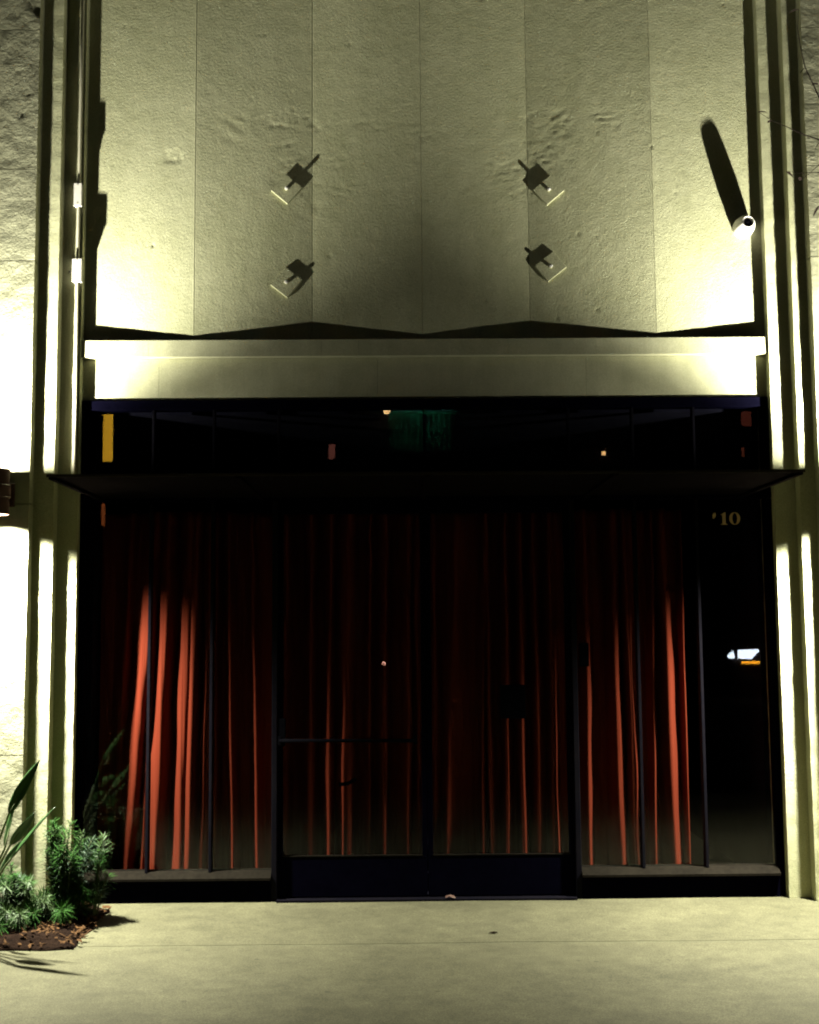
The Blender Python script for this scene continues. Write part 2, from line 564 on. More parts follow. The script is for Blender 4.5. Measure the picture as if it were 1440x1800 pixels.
# ------------------------------------------------------------------ shopfront
box('head_frame', A[2] + 0.002, A[3] - 0.002, 0.235, 0.33, 3.10, 3.163, 'frame', B, 0.004)
box('transom_beam', A[2] + 0.002, A[3] - 0.002, 0.235, 0.33, 2.50, 2.572, 'frame', B, 0.004)
for x in (A[2] + 0.022, A[3] - 0.022):
    box('jamb', x - 0.02, x + 0.02, 0.238, 0.33, 0.0, 2.498, 'frame', B, 0.003)
    box('jamb', x - 0.02, x + 0.02, 0.238, 0.33, 2.574, 3.098, 'frame', B, 0.003)
PX = (-0.96, 0.942)
for x in PX:
    box('door_post', x - 0.017, x + 0.017, 0.222, 0.33, 0.0, 2.498, 'mullion', B, 0.003)
JL, JR = A[2] + 0.043, A[3] - 0.043
MX = {-1: (-1.757, -1.362), 1: (1.352, 1.75)}
# upper lights over the canopy
TW = empty('transom_window', parent=B)
tx = [JL, -1.75, -1.36, -0.94, 0.0, 0.937, 1.352, 1.75, JR]
for i in range(len(tx) - 1):
    box('pane', tx[i] + 0.009, tx[i + 1] - 0.009, 0.268, 0.274, 2.574, 3.098, 'glass', TW)
for x in tx[1:-1]:
    box('mullion', x - 0.0075, x + 0.0075, 0.244, 0.30, 2.5735, 3.0985, 'mullion', TW, 0.002)
# side windows
for sgn in (-1, 1):
    W = empty('shop_window', parent=B)
    xa, xb = (JL, PX[0] - 0.019) if sgn < 0 else (PX[1] + 0.019, JR)
    ed = [xa, *MX[sgn], xb]
    for i in range(3):
        box('pane', ed[i] + (0.01 if i else 0.001), ed[i + 1] - (0.01 if i < 2 else 0.001), 0.268, 0.274, 0.187, 2.496, 'glass', W)
    for x in MX[sgn]:
        box('mullion', x - 0.009, x + 0.009, 0.236, 0.30, 0.176, 2.497, 'mullion', W, 0.002)
    yz_extrude('sill', [(0.196, 0.132), (0.196, 0.146), (0.206, 0.152), (0.246, 0.181), (0.32, 0.184), (0.32, 0.132)], xa, xb, 'sill', W)
    box('bulkhead', xa, xb, 0.222, 0.32, -0.02, 0.131, 'frame', W)
# doors
for k, (xa, xb) in enumerate(((-0.940, -0.003), (0.003, 0.922))):
    D = empty('glazed_door', parent=B)
    sw = 0.030
    box('bottom_rail', xa, xb, 0.247, 0.292, 0.018, 0.262, 'frame', D, 0.003)
    box('top_rail', xa, xb, 0.247, 0.292, 2.42, 2.494, 'frame', D, 0.003)
    box('stile', xa, xa + sw, 0.248, 0.291, 0.264, 2.418, 'frame', D, 0.002)
    box('stile', xb - sw, xb, 0.248, 0.291, 0.264, 2.418, 'frame', D, 0.002)
    box('glazing_bead', xa + sw, xb - sw, 0.243, 0.262, 0.264, 0.272, 'sill', D)
    box('pane', xa + sw + 0.001, xb - sw - 0.001, 0.268, 0.274, 0.274, 2.417, 'glass', D)
    if k == 0:
        tube('push_bar', [(xa + 0.012, 0.215, 0.985), (xb - 0.06, 0.215, 0.978)], 0.011, 'black', D)
        for x in (xa + 0.015, xb - 0.07):
            box('bar_bracket', x - 0.012, x + 0.012, 0.213, 0.25, 0.955, 1.01, 'black', D, 0.003)
        box('lock_case', xa + 0.004, xa + 0.05, 0.226, 0.247, 0.95, 1.12, 'black', D, 0.004)
        tube('lever', [(-0.56, 0.30, 0.70), (-0.50, 0.30, 0.705), (-0.45, 0.30, 0.735)], 0.012, 'black', D)
    else:
        tag(box('notice', 0.470, 0.632, 0.275, 0.278, 1.105, 1.318, 'black', D), 'small dark square notice on the right door')
box('threshold', PX[0] + 0.018, PX[1] - 0.018, 0.19, 0.33, -0.02, 0.012, 'mullion', B, 0.003)
box('keypad', 0.985, 1.045, 0.290, 0.305, 1.43, 1.58, 'black', B, 0.004)
# flat canopy over the doors
C = empty('canopy', parent=B)
box('canopy_sheet', -2.09, 2.068, -0.895, 0.234, 2.524, 2.534, 'canopy', C, 0.002)
box('edge_angle', -2.094, 2.072, -0.901, -0.896, 2.519, 2.535, 'canopy_edge', C, 0.001)
for x in (-2.07, -1.05, -0.01, 1.03, 2.048):
    box('canopy_rib', x - 0.015, x + 0.015, -0.89, 0.233, 2.508, 2.523, 'canopy', C)


# ------------------------------------------------------------------ gilt house number on the right window
def glyph(name, loops, x, z, parent, y=0.2675, th=0.0012):
    """flat letter from closed outer / inner loops (quads between paired loops)"""
    vs, fs = [], []
    for (o, i) in loops:
        b = len(vs)
        n = len(o)
        if i:
            for q in o: vs.append((x + q[0], y - th, z + q[1]))
            for q in i: vs.append((x + q[0], y - th, z + q[1]))
            for q in o: vs.append((x + q[0], y, z + q[1]))
            for q in i: vs.append((x + q[0], y, z + q[1]))
            for k in range(n):
                j = (k + 1) % n
                fs += [(b + k, b + j, b + n + j, b + n + k), (b + 2 * n + j, b + 2 * n + k, b + 3 * n + k, b + 3 * n + j),
                       (b + k, b + 2 * n + k, b + 2 * n + j, b + j), (b + n + j, b + 3 * n + j, b + 3 * n + k, b + n + k)]
        else:
            for q in o: vs.append((x + q[0], y - th, z + q[1]))
            for q in o: vs.append((x + q[0], y, z + q[1]))
            fs += [tuple(b + k for k in range(n)), tuple(b + n + k for k in range(n - 1, -1, -1))]
            fs += [(b + k, b + n + k, b + n + (k + 1) % n, b + (k + 1) % n) for k in range(n)]
    return fix_normals(mo(name, vs, fs, 'gold', parent))


HN = empty('house_number', parent=B)
one = [(0.012, 0.006), (0.0, 0.004), (0.0, 0.0), (0.046, 0.0), (0.046, 0.004), (0.034, 0.006), (0.034, 0.08), (0.026, 0.08),
       (0.012, 0.070), (0.001, 0.068), (0.001, 0.064), (0.012, 0.064)]
tag(glyph('digit', [([(0.012, 0.042), (0.017, 0.038), (0.029, 0.047), (0.034, 0.062), (0.031, 0.078), (0.017, 0.076), (0.010, 0.062)], None)],
          1.848, 2.331, HN), 'worn remnant of the first gilt digit')
glyph('digit', [(one, None)], 1.910, 2.331, HN)
n0 = 28
glyph('digit', [([(0.036 + 0.036 * cos(2 * pi * k / n0), 0.04 + 0.041 * sin(2 * pi * k / n0)) for k in range(n0)],
                 [(0.036 + 0.015 * cos(2 * pi * k / n0), 0.04 + 0.036 * sin(2 * pi * k / n0)) for k in range(n0)])], 1.967, 2.331, HN)


# ------------------------------------------------------------------ curtains
def curtain(name, label, x0, x1, folds, yc=0.50, depth=0.085, seedv=0.0):
    """one hanging cloth: rounded folds that stand forward at the given places (x at foot, x at head, half width)"""
    nx, nz = int((x1 - x0) / 0.005), 60
    lampside = -1.0 if x0 + x1 < 0 else 1.0
    zt, zb = 2.46, 0.05
    vs, fs = [], []
    for r in range(nz + 1):
        t = r / nz
        z = zb + (zt - zb) * t
        for c in range(nx + 1):
            x = x0 + (x1 - x0) * c / nx
            h = 0.0
            for (xb, xm, wd, hh) in folds:
                xc = xb + (xm - xb) * (z - 0.33) / 1.5
                wob = noise.noise((xb * 9, z * 1.3, 2.0)) * 0.009
                u = (x - xc - wob) * lampside        # > 0 on the flank turned to the nearer lamp
                wv = wd * (1.0 + 0.45 * noise.noise((xb * 17, z * 1.9, seedv)))
                u = u / (wv * 1.5) if u > 0 else u / (wv * 0.8)
                if abs(u) < 2.2:
                    h = max(h, hh * (0.98 + 0.05 * noise.noise((xb * 23, z * 1.4, 6.0))) * math.exp(-(u * u) ** 1.1))
            h += noise.noise((x * 22, z * 0.8, seedv)) * 0.06 + noise.noise((x * 70, z * 1.0, seedv)) * 0.035
            vs.append((x, yc + depth * (1 - h) - 0.0, z))
    for r in range(nz):
        for c in range(nx):
            k = r * (nx + 1) + c
            fs.append((k, k + 1, k + nx + 2, k + nx + 1))
    o = mo(name, vs, fs, 'curtain', None, smooth=True)
    sol = o.modifiers.new('cloth_thickness', 'SOLIDIFY')
    sol.thickness = 0.003
    sol.offset = 1.0
    tag(o, label, 'curtain', 'red curtains behind the shopfront glass')
    return o


FL = [(-2.03, -1.96, 0.030, 0.5), (-1.915, -1.800, 0.050, 1.0), (-1.835, -1.80, 0.020, 0.75), (-1.750, -1.690, 0.050, 1.0), (-1.59, -1.548, 0.050, 0.97),
      (-1.535, -1.505, 0.044, 1.0), (-1.428, -1.405, 0.034, 1.0), (-1.37, -1.37, 0.018, 0.75), (-1.255, -1.282, 0.020, 0.85), (-1.10, -1.13, 0.02, 0.5)]
FA = [(-0.918, -0.914, 0.028, 1.0), (-0.752, -0.744, 0.027, 1.0), (-0.627, -0.621, 0.024, 0.92), (-0.518, -0.500, 0.042, 1.0),
      (-0.37, -0.357, 0.018, 0.75), (-0.278, -0.259, 0.026, 0.9), (-0.124, -0.109, 0.022, 0.85), (-0.05, -0.05, 0.02, 0.4)]
FB = [(0.06, 0.06, 0.02, 0.45), (0.145, 0.19, 0.038, 0.9), (0.370, 0.390, 0.016, 0.75), (0.421, 0.411, 0.016, 0.8), (0.522, 0.531, 0.022, 0.9),
      (0.627, 0.629, 0.026, 1.0), (0.723, 0.722, 0.027, 1.0), (0.830, 0.824, 0.027, 1.0)]
FR = [(1.050, 1.052, 0.027, 0.95), (1.252, 1.239, 0.040, 1.0), (1.341, 1.322, 0.030, 1.0), (1.487, 1.505, 0.016, 0.7), (1.598, 1.577, 0.036, 1.0),
      (1.705, 1.712, 0.010, 0.6)]
curtain('curtain', 'orange-red curtain in the left window, its folds slanting and brightest', -2.16, -0.985, FL, 0.45, 0.17, 1.0)
curtain('curtain', 'dim red curtain behind the left door with the push bar', -0.955, -0.012, FA, 0.45, 0.17, 4.0)
curtain('curtain', 'dim red curtain behind the right door with the dark notice', 0.012, 0.935, FB, 0.45, 0.17, 7.0)
curtain('curtain', 'red curtain with one wide bright fold in the right window by the number', 0.965, 1.722, FR, 0.45, 0.17, 11.0)


# ------------------------------------------------------------------ wall lamps that shine up and down
def sconce(x, label):
    z0, z1, y, r = 2.385, 2.66, -0.20, 0.083
    T = empty('wall_lamp', (x, 0, z0))
    tag(T, label, 'wall lamp', 'up and down wall lamps flanking the entrance')
    ri = r - 0.004
    rec = 0.035
    lathe('housing', [(r, 0), (r, 0.10), (r + 0.006, 0.105), (r + 0.006, 0.175), (r, 0.18), (r, z1 - z0), (ri, z1 - z0), (ri, z1 - z0 - 0.07),
                      (0.001, z1 - z0 - 0.07), (0.001, 0.07), (ri, 0.07), (ri, 0)], (x, y, z0), (0, 0, 1), 'bronze', T)
    # the lathe closes its ends with caps; drop them so both mouths stay open
    h = T.children[0]
    bm = bmesh.new()
    bm.from_mesh(h.data)
    bmesh.ops.delete(bm, geom=[f for f in bm.faces if len(f.verts) > 4], context='FACES')
    ring0 = [v for v in bm.verts if abs(v.co.z) < 1e-5]
    out = sorted([v for v in ring0 if hypot(v.co.x, v.co.y - y) > r - 0.002], key=lambda v: atan2(v.co.y - y, v.co.x))
    inn = sorted([v for v in ring0 if hypot(v.co.x, v.co.y - y) <= r - 0.002], key=lambda v: atan2(v.co.y - y, v.co.x))
    for k in range(len(out)):
        bm.faces.new((out[k], out[(k + 1) % len(out)], inn[(k + 1) % len(out)], inn[k]))
    bmesh.ops.recalc_face_normals(bm, faces=bm.faces)
    bm.to_mesh(h.data)
    bm.free()
    box('arm', x - 0.025, x + 0.025, y + r - 0.004, -0.018, 2.49, 2.555, 'bronze', T, 0.004)
    box('wall_plate', x - 0.055, x + 0.055, -0.019, 0.004, 2.45, 2.595, 'bronze', T, 0.004)
    for up in (1, -1):
        zl = (z1 - 0.016) if up > 0 else (z0 + rec)
        lathe('lens', [(0.001, -0.004), (ri - 0.004, -0.004), (ri - 0.004, 0.004), (0.001, 0.004)], (x, y, (z1 - 0.045) if up > 0 else (z0 + 0.062)), (0, 0, 1), M_LENS, T, 24)
        for nm, pw, ang in ((('lamp_beam', 1.12, 129), ('lamp_spill', 0.068, 178)) if up > 0 else (('lamp_beam', 2.0, 137),)):
            ld = bpy.data.lights.new(nm, 'SPOT')
            ld.energy = LAMP_POWER * pw
            ld.color = LAMP_COLOR
            ld.spot_size = radians(ang)
            ld.spot_blend = 0.95 if nm == 'lamp_beam' else 0.0
            ld.shadow_soft_size = 0.014 if up > 0 else 0.040
            lo = bpy.data.objects.new(nm, ld)
            COL.objects.link(lo)
            lo.parent = T
            lo.location = (0, y, zl - z0)
            lo.rotation_euler = (pi if up > 0 else 0, 0, 0)
    return T


M_LENS = emis('lamp_lens', (1.0, 0.93, 0.7), 6.0)
sconce(-2.607, 'bronze up and down wall lamp on the left wall, cut by the picture edge')
sconce(2.61, 'bronze up and down wall lamp on the right wall, outside the picture edge')


# ------------------------------------------------------------------ sign plates left on the folded wall
def bracket(x, z, side, w, h, rod, ang, label):
    """thick square plate turned on its corner with one stub rod; sits flat on its facet"""
    i = 1 if side < 0 else 4
    (xa, ya), (xb, yb) = FX[i], FX[i + 1]
    y = ya + (yb - ya) * (x - xa) / (xb - xa)
    ex = Vector((xb - xa, yb - ya, 0)).normalized()
    nrm = Vector((ex.y, -ex.x, 0))            # out of the wall
    ez = Vector((0, 0, 1))
    c = Vector((x, y, z))
    T = empty('sign_plate', c)
    tag(T, label, 'sign bracket', 'sign plates left on the folded wall')
    a = ex * cos(ang) + ez * sin(ang)
    b = -ex * sin(ang) + ez * cos(ang)
    t0, t1, cv = -0.006, 0.015, 0.002
    vs = []
    for (d, k) in ((t0, 0), (t1 - cv, 0), (t1, cv)):
        for sx, sz in ((-1, -1), (1, -1), (1, 1), (-1, 1)):
            vs.append(c + a * sx * (w / 2 - k) + b * sz * (h / 2 - k) + nrm * d)
    fs = [(3, 2, 1, 0), (8, 9, 10, 11)]
    for q in (0, 4):
        for k in range(4):
            fs.append((q + k, q + (k + 1) % 4, q + 4 + (k + 1) % 4, q + 4 + k))
    fix_normals(mo('plate', vs, fs, 'wall', T))
    p0 = c + nrm * (t1 - 0.002)
    tube('stub_rod', [p0, p0 + nrm * rod], 0.012, 'trim', T, 14)
    lathe('cap', [(0.001, 0), (0.0118, 0.0), (0.0125, 0.003), (0.010, 0.007), (0.001, 0.009)], p0 + nrm * rod, tuple(nrm), 'white', T, 16)


bracket(-0.892, 4.57, -1, 0.140, 0.150, 0.022, radians(-40), 'upper left sign plate with stub rod beside a crumbling seam')
bracket(-0.893, 3.940, -1, 0.138, 0.155, 0.013, radians(-38), 'lower left sign plate with stub rod on smooth wall')
bracket(0.838, 4.555, 1, 0.150, 0.140, 0.019, radians(40), 'upper right sign plate with stub rod on patched wall')
bracket(0.842, 4.038, 1, 0.155, 0.138, 0.013, radians(38), 'lower right sign plate with stub rod above the fascia')

# round security camera at the right end of the folded wall
cx, cz = 2.112, 4.288
K = empty('security_camera', (cx, 0.28, cz))
tag(K, 'round white security camera throwing a long shadow up the wall', 'camera')
lathe('body', [(0.030, 0.02), (0.066, 0.0), (0.068, -0.04), (0.064, -0.085), (0.054, -0.120), (0.044, -0.143), (0.036, -0.150), (0.034, -0.138), (0.001, -0.136)][::-1],
      (cx, 0.256, cz), (0, 1, 0), 'white', K, 40)
lathe('lens', [(0.001, -0.146), (0.016, -0.144), (0.026, -0.138), (0.030, -0.132)], (cx, 0.256, cz), (0, 1, 0), 'black', K, 24)

# electrical boxes and conduit on the left reveal
cdx = -2.236


def conduit_box(x0, x1, z0, z1, y0, label, knob):
    T = empty('junction_box', ((x0 + x1) / 2, 0.18, z0))
    tag(T, label, 'junction box', 'electrical boxes on the left reveal')
    box('box_body', x0, x1, y0, 0.183, z0, z1, 'white', T, 0.004)
    box('lid', x0 - 0.003, x1 + 0.003, y0 - 0.006, y0 - 0.0005, z0 - 0.003, z1 + 0.003, 'white', T, 0.002)
    for z in (z0 + 0.012, z1 - 0.012):
        lathe('screw', [(0.004, 0), (0.004, -0.002), (0.001, -0.003)], ((x0 + x1) / 2, y0 - 0.006, z), (0, 1, 0), 'galv', T, 8)
    if knob:
        tube('gland', [(x0 + 0.002, y0 + 0.03, (z0 + z1) / 2), (x0 - 0.03, y0 + 0.03, (z0 + z1) / 2)], 0.010, 'white', T, 10)


tube('conduit', [(cdx, 0.165, 2.62), (cdx, 0.165, 3.3), (cdx - 0.002, 0.165, 4.2), (cdx, 0.165, 5.2), (cdx, 0.165, 6.9)], 0.011, 'galv', None)
tag(bpy.data.objects['conduit'], 'thin painted conduit running up the left reveal through two boxes', 'conduit')
conduit_box(-2.262, -2.208, 3.925, 4.072, 0.142, 'bright white junction box with side gland, lower one on the conduit', True)
conduit_box(-2.262, -2.218, 4.43, 4.578, 0.148, 'dimmer junction box, upper one on the conduit', False)

# ------------------------------------------------------------------ planting bed and plants
vs, fs = [], []
bx0, bx1, by0, by1 = -4.6, -1.925, -0.868, 0.0
nx, ny = 110, 44
for b in range(ny + 1):
    for a in range(nx + 1):
        x, y = bx0 + (bx1 - bx0) * a / nx, by0 + (by1 - by0) * b / ny
        edge = min(a, nx - a, b) / 5.0
        wob = noise.noise((x * 7, y * 7, 1)) * 0.02 if (a == nx or b == 0) else 0
        hgt = 0.004 + min(1, edge) * (0.045 + 0.022 * noise.noise((x * 6, y * 6, 5)) + 0.012 * noise.noise((x * 30, y * 30, 5)))
        vs.append((x + (wob if a == nx else 0), y + (wob if b == 0 else 0), hgt))
for b in range(ny):
    for a in range(nx):
        k = b * (nx + 1) + a
        fs.append((k, k + 1, k + nx + 2, k + nx + 1))
base = len(vs)
rim = list(range(nx + 1)) + [b * (nx + 1) + nx for b in range(1, ny + 1)] + [ny * (nx + 1) + a for a in range(nx - 1, -1, -1)] + [b * (nx + 1) for b in range(ny - 1, 0, -1)]
for k in rim:
    vs.append((vs[k][0], vs[k][1], -0.02))
for q in range(len(rim)):
    q2 = (q + 1) % len(rim)
    fs.append((rim[q], base + q, base + q2, rim[q2]))
tag(mo('planting_bed', vs, fs, 'soil', None, True), kind='structure')


def strip_leaf(V, F, p, d, up, L, Wd, droop=0.0, seg=3):
    """one narrow leaf blade added to lists"""
    d = d.normalized()
    side = d.cross(up)
    if side.length < 1e-4:
        side = d.orthogonal()
    side.normalize()
    b = len(V)
    for s in range(seg + 1):
        t = s / seg
        wv = Wd * (sin(pi * (0.12 + 0.88 * t)) if t < 1 else 0.0)
        q = p + d * L * t + Vector((0, 0, -droop * L * t * t))
        V.append(q - side * wv / 2)
        V.append(q + side * wv / 2)
    for s in range(seg):
        F.append((b + 2 * s, b + 2 * s + 1, b + 2 * s + 3, b + 2 * s + 2))


# dry leaf litter and pebbles scattered over the bed
V, F = [], []
rl = random.Random(3)
for i in range(520):
    x, y = rl.uniform(-2.75, bx1 + 0.02), rl.uniform(by0 + 0.01, 0.0)
    if rl.random() < 0.35:
        x = rl.uniform(-2.15, bx1 + 0.015)
    z = 0.05 + 0.022 * noise.noise((x * 6, y * 6, 5)) + rl.uniform(0.0, 0.018)
    if x > bx1 - 0.1 or y < by0 + 0.08:
        z *= 0.45
    a = rl.uniform(0, 2 * pi)
    strip_leaf(V, F, Vector((x, y, z)), Vector((cos(a), sin(a), rl.uniform(-0.3, 0.45))),
               Vector((rl.uniform(-0.5, 0.5), rl.uniform(-0.5, 0.5), 1)), rl.uniform(0.02, 0.05), rl.uniform(0.010, 0.022), rl.uniform(-0.3, 0.5), 3)
tag(mo('leaf_litter', V, F, 'litter'), 'brown dry leaf litter over the soil of the bed', 'leaf litter', kind='stuff')


def feathery_shrub(cx, cy, stems, label, seedv):
    R_ = random.Random(seedv)
    T = empty('feathery_shrub', (cx, cy, 0.03))
    tag(T, label, 'shrub', 'feathery shrubs in the corner bed')
    for (dx, dy, h, lean) in stems:
        p0 = Vector((cx + dx * 0.35, cy + dy * 0.35, 0.03))
        p3 = Vector((cx + dx, cy + dy, h))
        p1 = p0 + Vector((dx * 0.1, dy * 0.1, h * 0.45))
        pts = []
        for k in range(13):
            t = k / 12
            q = p0 * (1 - t) ** 2 + p1 * 2 * t * (1 - t) + p3 * t * t
            pts.append(q + Vector((noise.noise((q.z * 9, dx * 30, 0)), noise.noise((q.z * 9, dy * 30, 4)), 0)) * 0.008)
        tube('stem', pts, [0.0055 - 0.003 * k / 12 for k in range(13)], 'stem', T, 6)
        V, F = [], []
        n = int(150 * h / 0.4) + 40
        for k in range(n):
            t = 0.22 + 0.78 * (k / n) ** 0.8
            i = min(11, int(t * 12))
            q = pts[i].lerp(pts[i + 1], t * 12 - i)
            ax = (pts[i + 1] - pts[i]).normalized()
            an = k * 2.39996 + R_.uniform(-0.3, 0.3)
            o = ax.orthogonal().normalized()
            rad = o * cos(an) + ax.cross(o) * sin(an)
            d = rad + ax * R_.uniform(0.15, 0.75) + Vector((0, 0, 0.15))
            Lf = R_.uniform(0.05, 0.095) * (1.0 if t < 0.93 else 0.7)
            strip_leaf(V, F, q, d, Vector((R_.uniform(-.4, .4), R_.uniform(-.4, .4), 1)), Lf, R_.uniform(0.0035, 0.006), R_.uniform(-0.1, 0.6), 3)
        mo('needle_foliage', V, F, R_.choice(('fern', 'fern', 'fern', 'fern_blue', 'fern_pale')), T)
    return T


rs = random.Random(21)


def stems(n, rx, ry, h0, h1):
    out = []
    for k in range(n):
        a = rs.uniform(0, 2 * pi)
        r = rs.uniform(0.25, 1)
        out.append((cos(a) * rx * r, sin(a) * ry * r, rs.uniform(h0, h1) * (1.15 - 0.35 * r), 0))
    return out


feathery_shrub(-2.13, -0.28, stems(19, 0.20, 0.17, 0.28, 0.58) + [(0.02, -0.05, 0.53, 0), (-0.06, -0.02, 0.50, 0), (0.08, -0.1, 0.42, 0)]
               + stems(20, 0.24, 0.36, 0.10, 0.24),
               'dense feathery green shrub in the corner bed before the reveal', 5)
feathery_shrub(-1.985, -0.18, [(0.075, -0.06, 0.49, 0), (0.05, -0.02, 0.40, 0), (0.02, 0.03, 0.34, 0), (0.09, 0.0, 0.25, 0), (0.06, -0.12, 0.2, 0), (0.03, 0.06, 0.15, 0)],
               'slender feathery green shrub with one tall tuft against the dark glass', 6)
feathery_shrub(-2.34, -0.40, stems(22, 0.19, 0.15, 0.20, 0.36) + stems(20, 0.22, 0.36, 0.08, 0.2), 'low feathery green shrub at the left picture edge', 8)


def blade(name, parent, root, base, tip, width, twist, bend, mat='leaf'):
    """broad lance leaf on a stalk: folded along its midrib, arched; thin solid"""
    root, base, tip = Vector(root), Vector(base), Vector(tip)
    V, F = [], []
    d = (tip - base)
    L = d.length
    d.normalize()
    side0 = d.cross(Vector((0, -1, 0.15))).normalized()
    nor0 = side0.cross(d)
    side = side0 * cos(twist) + nor0 * sin(twist)
    nor = side.cross(d)
    n = 16
    for k in range(n + 1):
        t = k / n
        wv = width / 2 * (sin(pi * min(1, t ** 0.75)) ** 0.8 if 0 < t < 1 else 0.02)
        c = base + d * L * t + Vector((0, 0, -1)) * bend * L * t * t + nor * 0.0
        for u in (-1, -0.5, 0, 0.5, 1):
            V.append(c + side * wv * u + nor * abs(u) * wv * 0.35 + nor * noise.noise((t * 5, u * 2, base.x * 9)) * 0.004)
    for k in range(n):
        for u in range(4):
            q = k * 5 + u
            F.append((q, q + 1, q + 6, q + 5))
    o = mo(name, V, F, mat, parent, True)
    s = o.modifiers.new('blade_thickness', 'SOLIDIFY')
    s.thickness = 0.0016
    mid = root.lerp(base, 0.55) + Vector((0, 0, 0.03))
    tube('stalk', [root, root.lerp(mid, 0.5) + Vector((0, 0, 0.02)), mid, base, base + d * L * 0.35 - Vector((0, 0, bend * L * 0.1225)) - nor * 0.001],
         [0.011, 0.009, 0.008, 0.006, 0.003], 'stem', o, 8)
    return o


P = empty('broad_leaf_plant', (-2.52, -0.74, 0.03))
tag(P, 'tall broad-leaved plant with upright lance leaves at the left picture edge', 'plant')
rt = (-2.52, -0.74, 0.03)
for args in (((-2.303, -0.75, 0.689), (-2.14, -0.75, 0.974), 0.075, 0.35, -0.02),
             ((-2.258, -0.85, 0.545), (-2.125, -0.87, 0.72), 0.060, -0.7, 0.02),
             ((-2.245, -0.95, 0.46), (-1.985, -0.98, 0.775), 0.055, 1.15, 0.03),
             ((-2.33, -0.72, 0.50), (-2.27, -0.70, 0.80), 0.06, 0.9, 0.0),
             ((-2.30, -0.88, 0.40), (-2.16, -0.98, 0.60), 0.05, 0.7, 0.05),
             ((-2.60, -0.6, 0.62), (-2.68, -0.52, 1.02), 0.11, 0.2, 0.0),
             ((-2.66, -0.7, 0.5), (-2.85, -0.8, 0.86), 0.11, -0.4, 0.05),
             ((-2.42, -0.92, 0.50), (-2.28, -1.12, 0.66), 0.075, 0.2, 0.15),
             ((-2.44, -0.90, 0.42), (-2.36, -1.15, 0.52), 0.075, 0.3, 0.12),
             ((-2.62, -0.82, 0.34), (-2.72, -0.98, 0.56), 0.09, 0.0, 0.1)):
    blade('leaf', P, rt, *args)


# ------------------------------------------------------------------ tree whose twigs hang in at the upper right
TR = empty('street_tree', (3.7, -0.75, 0))
tag(TR, 'dark bare twigs of a small tree reaching in at the upper right', 'tree')
tube('trunk', [(3.7, -0.75, -0.02), (3.72, -0.75, 1.2), (3.66, -0.72, 2.6), (3.58, -0.7, 3.6), (3.5, -0.66, 4.6), (3.45, -0.6, 5.6)],
     [0.085, 0.07, 0.06, 0.05, 0.035, 0.015], 'bark', TR, 10)
rtw = random.Random(12)
TV, TF = [], []


def twig(p, d, L, r, depth):
    pts = [Vector(p)]
    d = Vector(d).normalized()
    n = 6
    for k in range(n):
        d = (d + Vector((rtw.uniform(-.2, .2), rtw.uniform(-.2, .2), rtw.uniform(-.2, .2)))).normalized()
        pts.append(pts[-1] + d * L / n)
    tube('twig', pts, [r * (1 - 0.75 * k / n) for k in range(n + 1)], 'bark', TR, 5)
    for k in range(2, n + 1):
        if rtw.random() < 0.75:
            a = Vector((rtw.uniform(-1, 1), rtw.uniform(-1, 1), rtw.uniform(-0.9, 0.5)))
            strip_leaf(TV, TF, pts[k], a, Vector((0, 0, 1)), rtw.uniform(0.04, 0.065), 0.022, 0.4, 3)
        if depth and rtw.random() < 0.7:
            twig(pts[k], d + Vector((rtw.uniform(-1, 1), rtw.uniform(-.6, .6), rtw.uniform(-.8, .6))), L * 0.45, r * 0.5, depth - 1)


twig((3.56, -0.7, 3.75), (-1.15, 0.12, 0.95), 1.5, 0.011, 1)
twig((3.5, -0.66, 4.5), (-1.0, 0.1, 0.35), 0.9, 0.010, 1)
twig((3.5, -0.64, 4.8), (-0.6, -0.2, 0.9), 1.3, 0.012, 1)
twig((3.55, -0.66, 4.3), (0.9, -0.1, 0.7), 1.2, 0.014, 1)
twig((3.47, -0.62, 5.2), (-0.5, 0.1, 0.9), 0.9, 0.01, 1)
mo('leaves', TV, TF, 'bark', TR)

# ------------------------------------------------------------------ small things on the ground
sc = empty('paper_scrap', (0.137, 0.20, 0.012))
tag(sc, 'tiny crumpled red and white scrap on the door threshold', 'litter')
V, F = [], []
for k in range(7):
    a = k * 2 * pi / 7
    V.append((0.137 + 0.034 * cos(a), 0.20 + 0.014 * sin(a), 0.016 + 0.012 * (k % 2)))
V.append((0.137, 0.20, 0.036))
for k in range(7):
    F.append((k, (k + 1) % 7, 7))
F.append(tuple(range(6, -1, -1)))
mo('crumple', V, F, 'scrap', sc)
V, F = [], []
for k in range(8):
    a = k * 2 * pi / 8
    V.append((0.341 + (0.022 + 0.006 * (k % 3)) * cos(a), -0.612 + 0.012 * sin(a), 0.004 + 0.003 * (k % 2)))
V.append((0.341, -0.612, 0.011))
for k in range(8):
    F.append((k, (k + 1) % 8, 8))
F.append(tuple(range(7, -1, -1)))
tag(mo('dry_leaf', V, F, 'soil'), 'small dark dead leaf lying on the pavement before the doors', 'leaf')

# ------------------------------------------------------------------ across the street (seen only as reflections in the glass)
OB = empty('opposite_building', (0, -30, -0.14))
tag(OB, 'dark low building across the street, mirrored in the glass', 'building')
box('wall', -24, 24, -38, -30, -0.14, 11.5, 'brick', OB)
box('roof_coping', -24.2, 24.2, -38.2, -29.8, 11.51, 11.8, 'brick', OB)


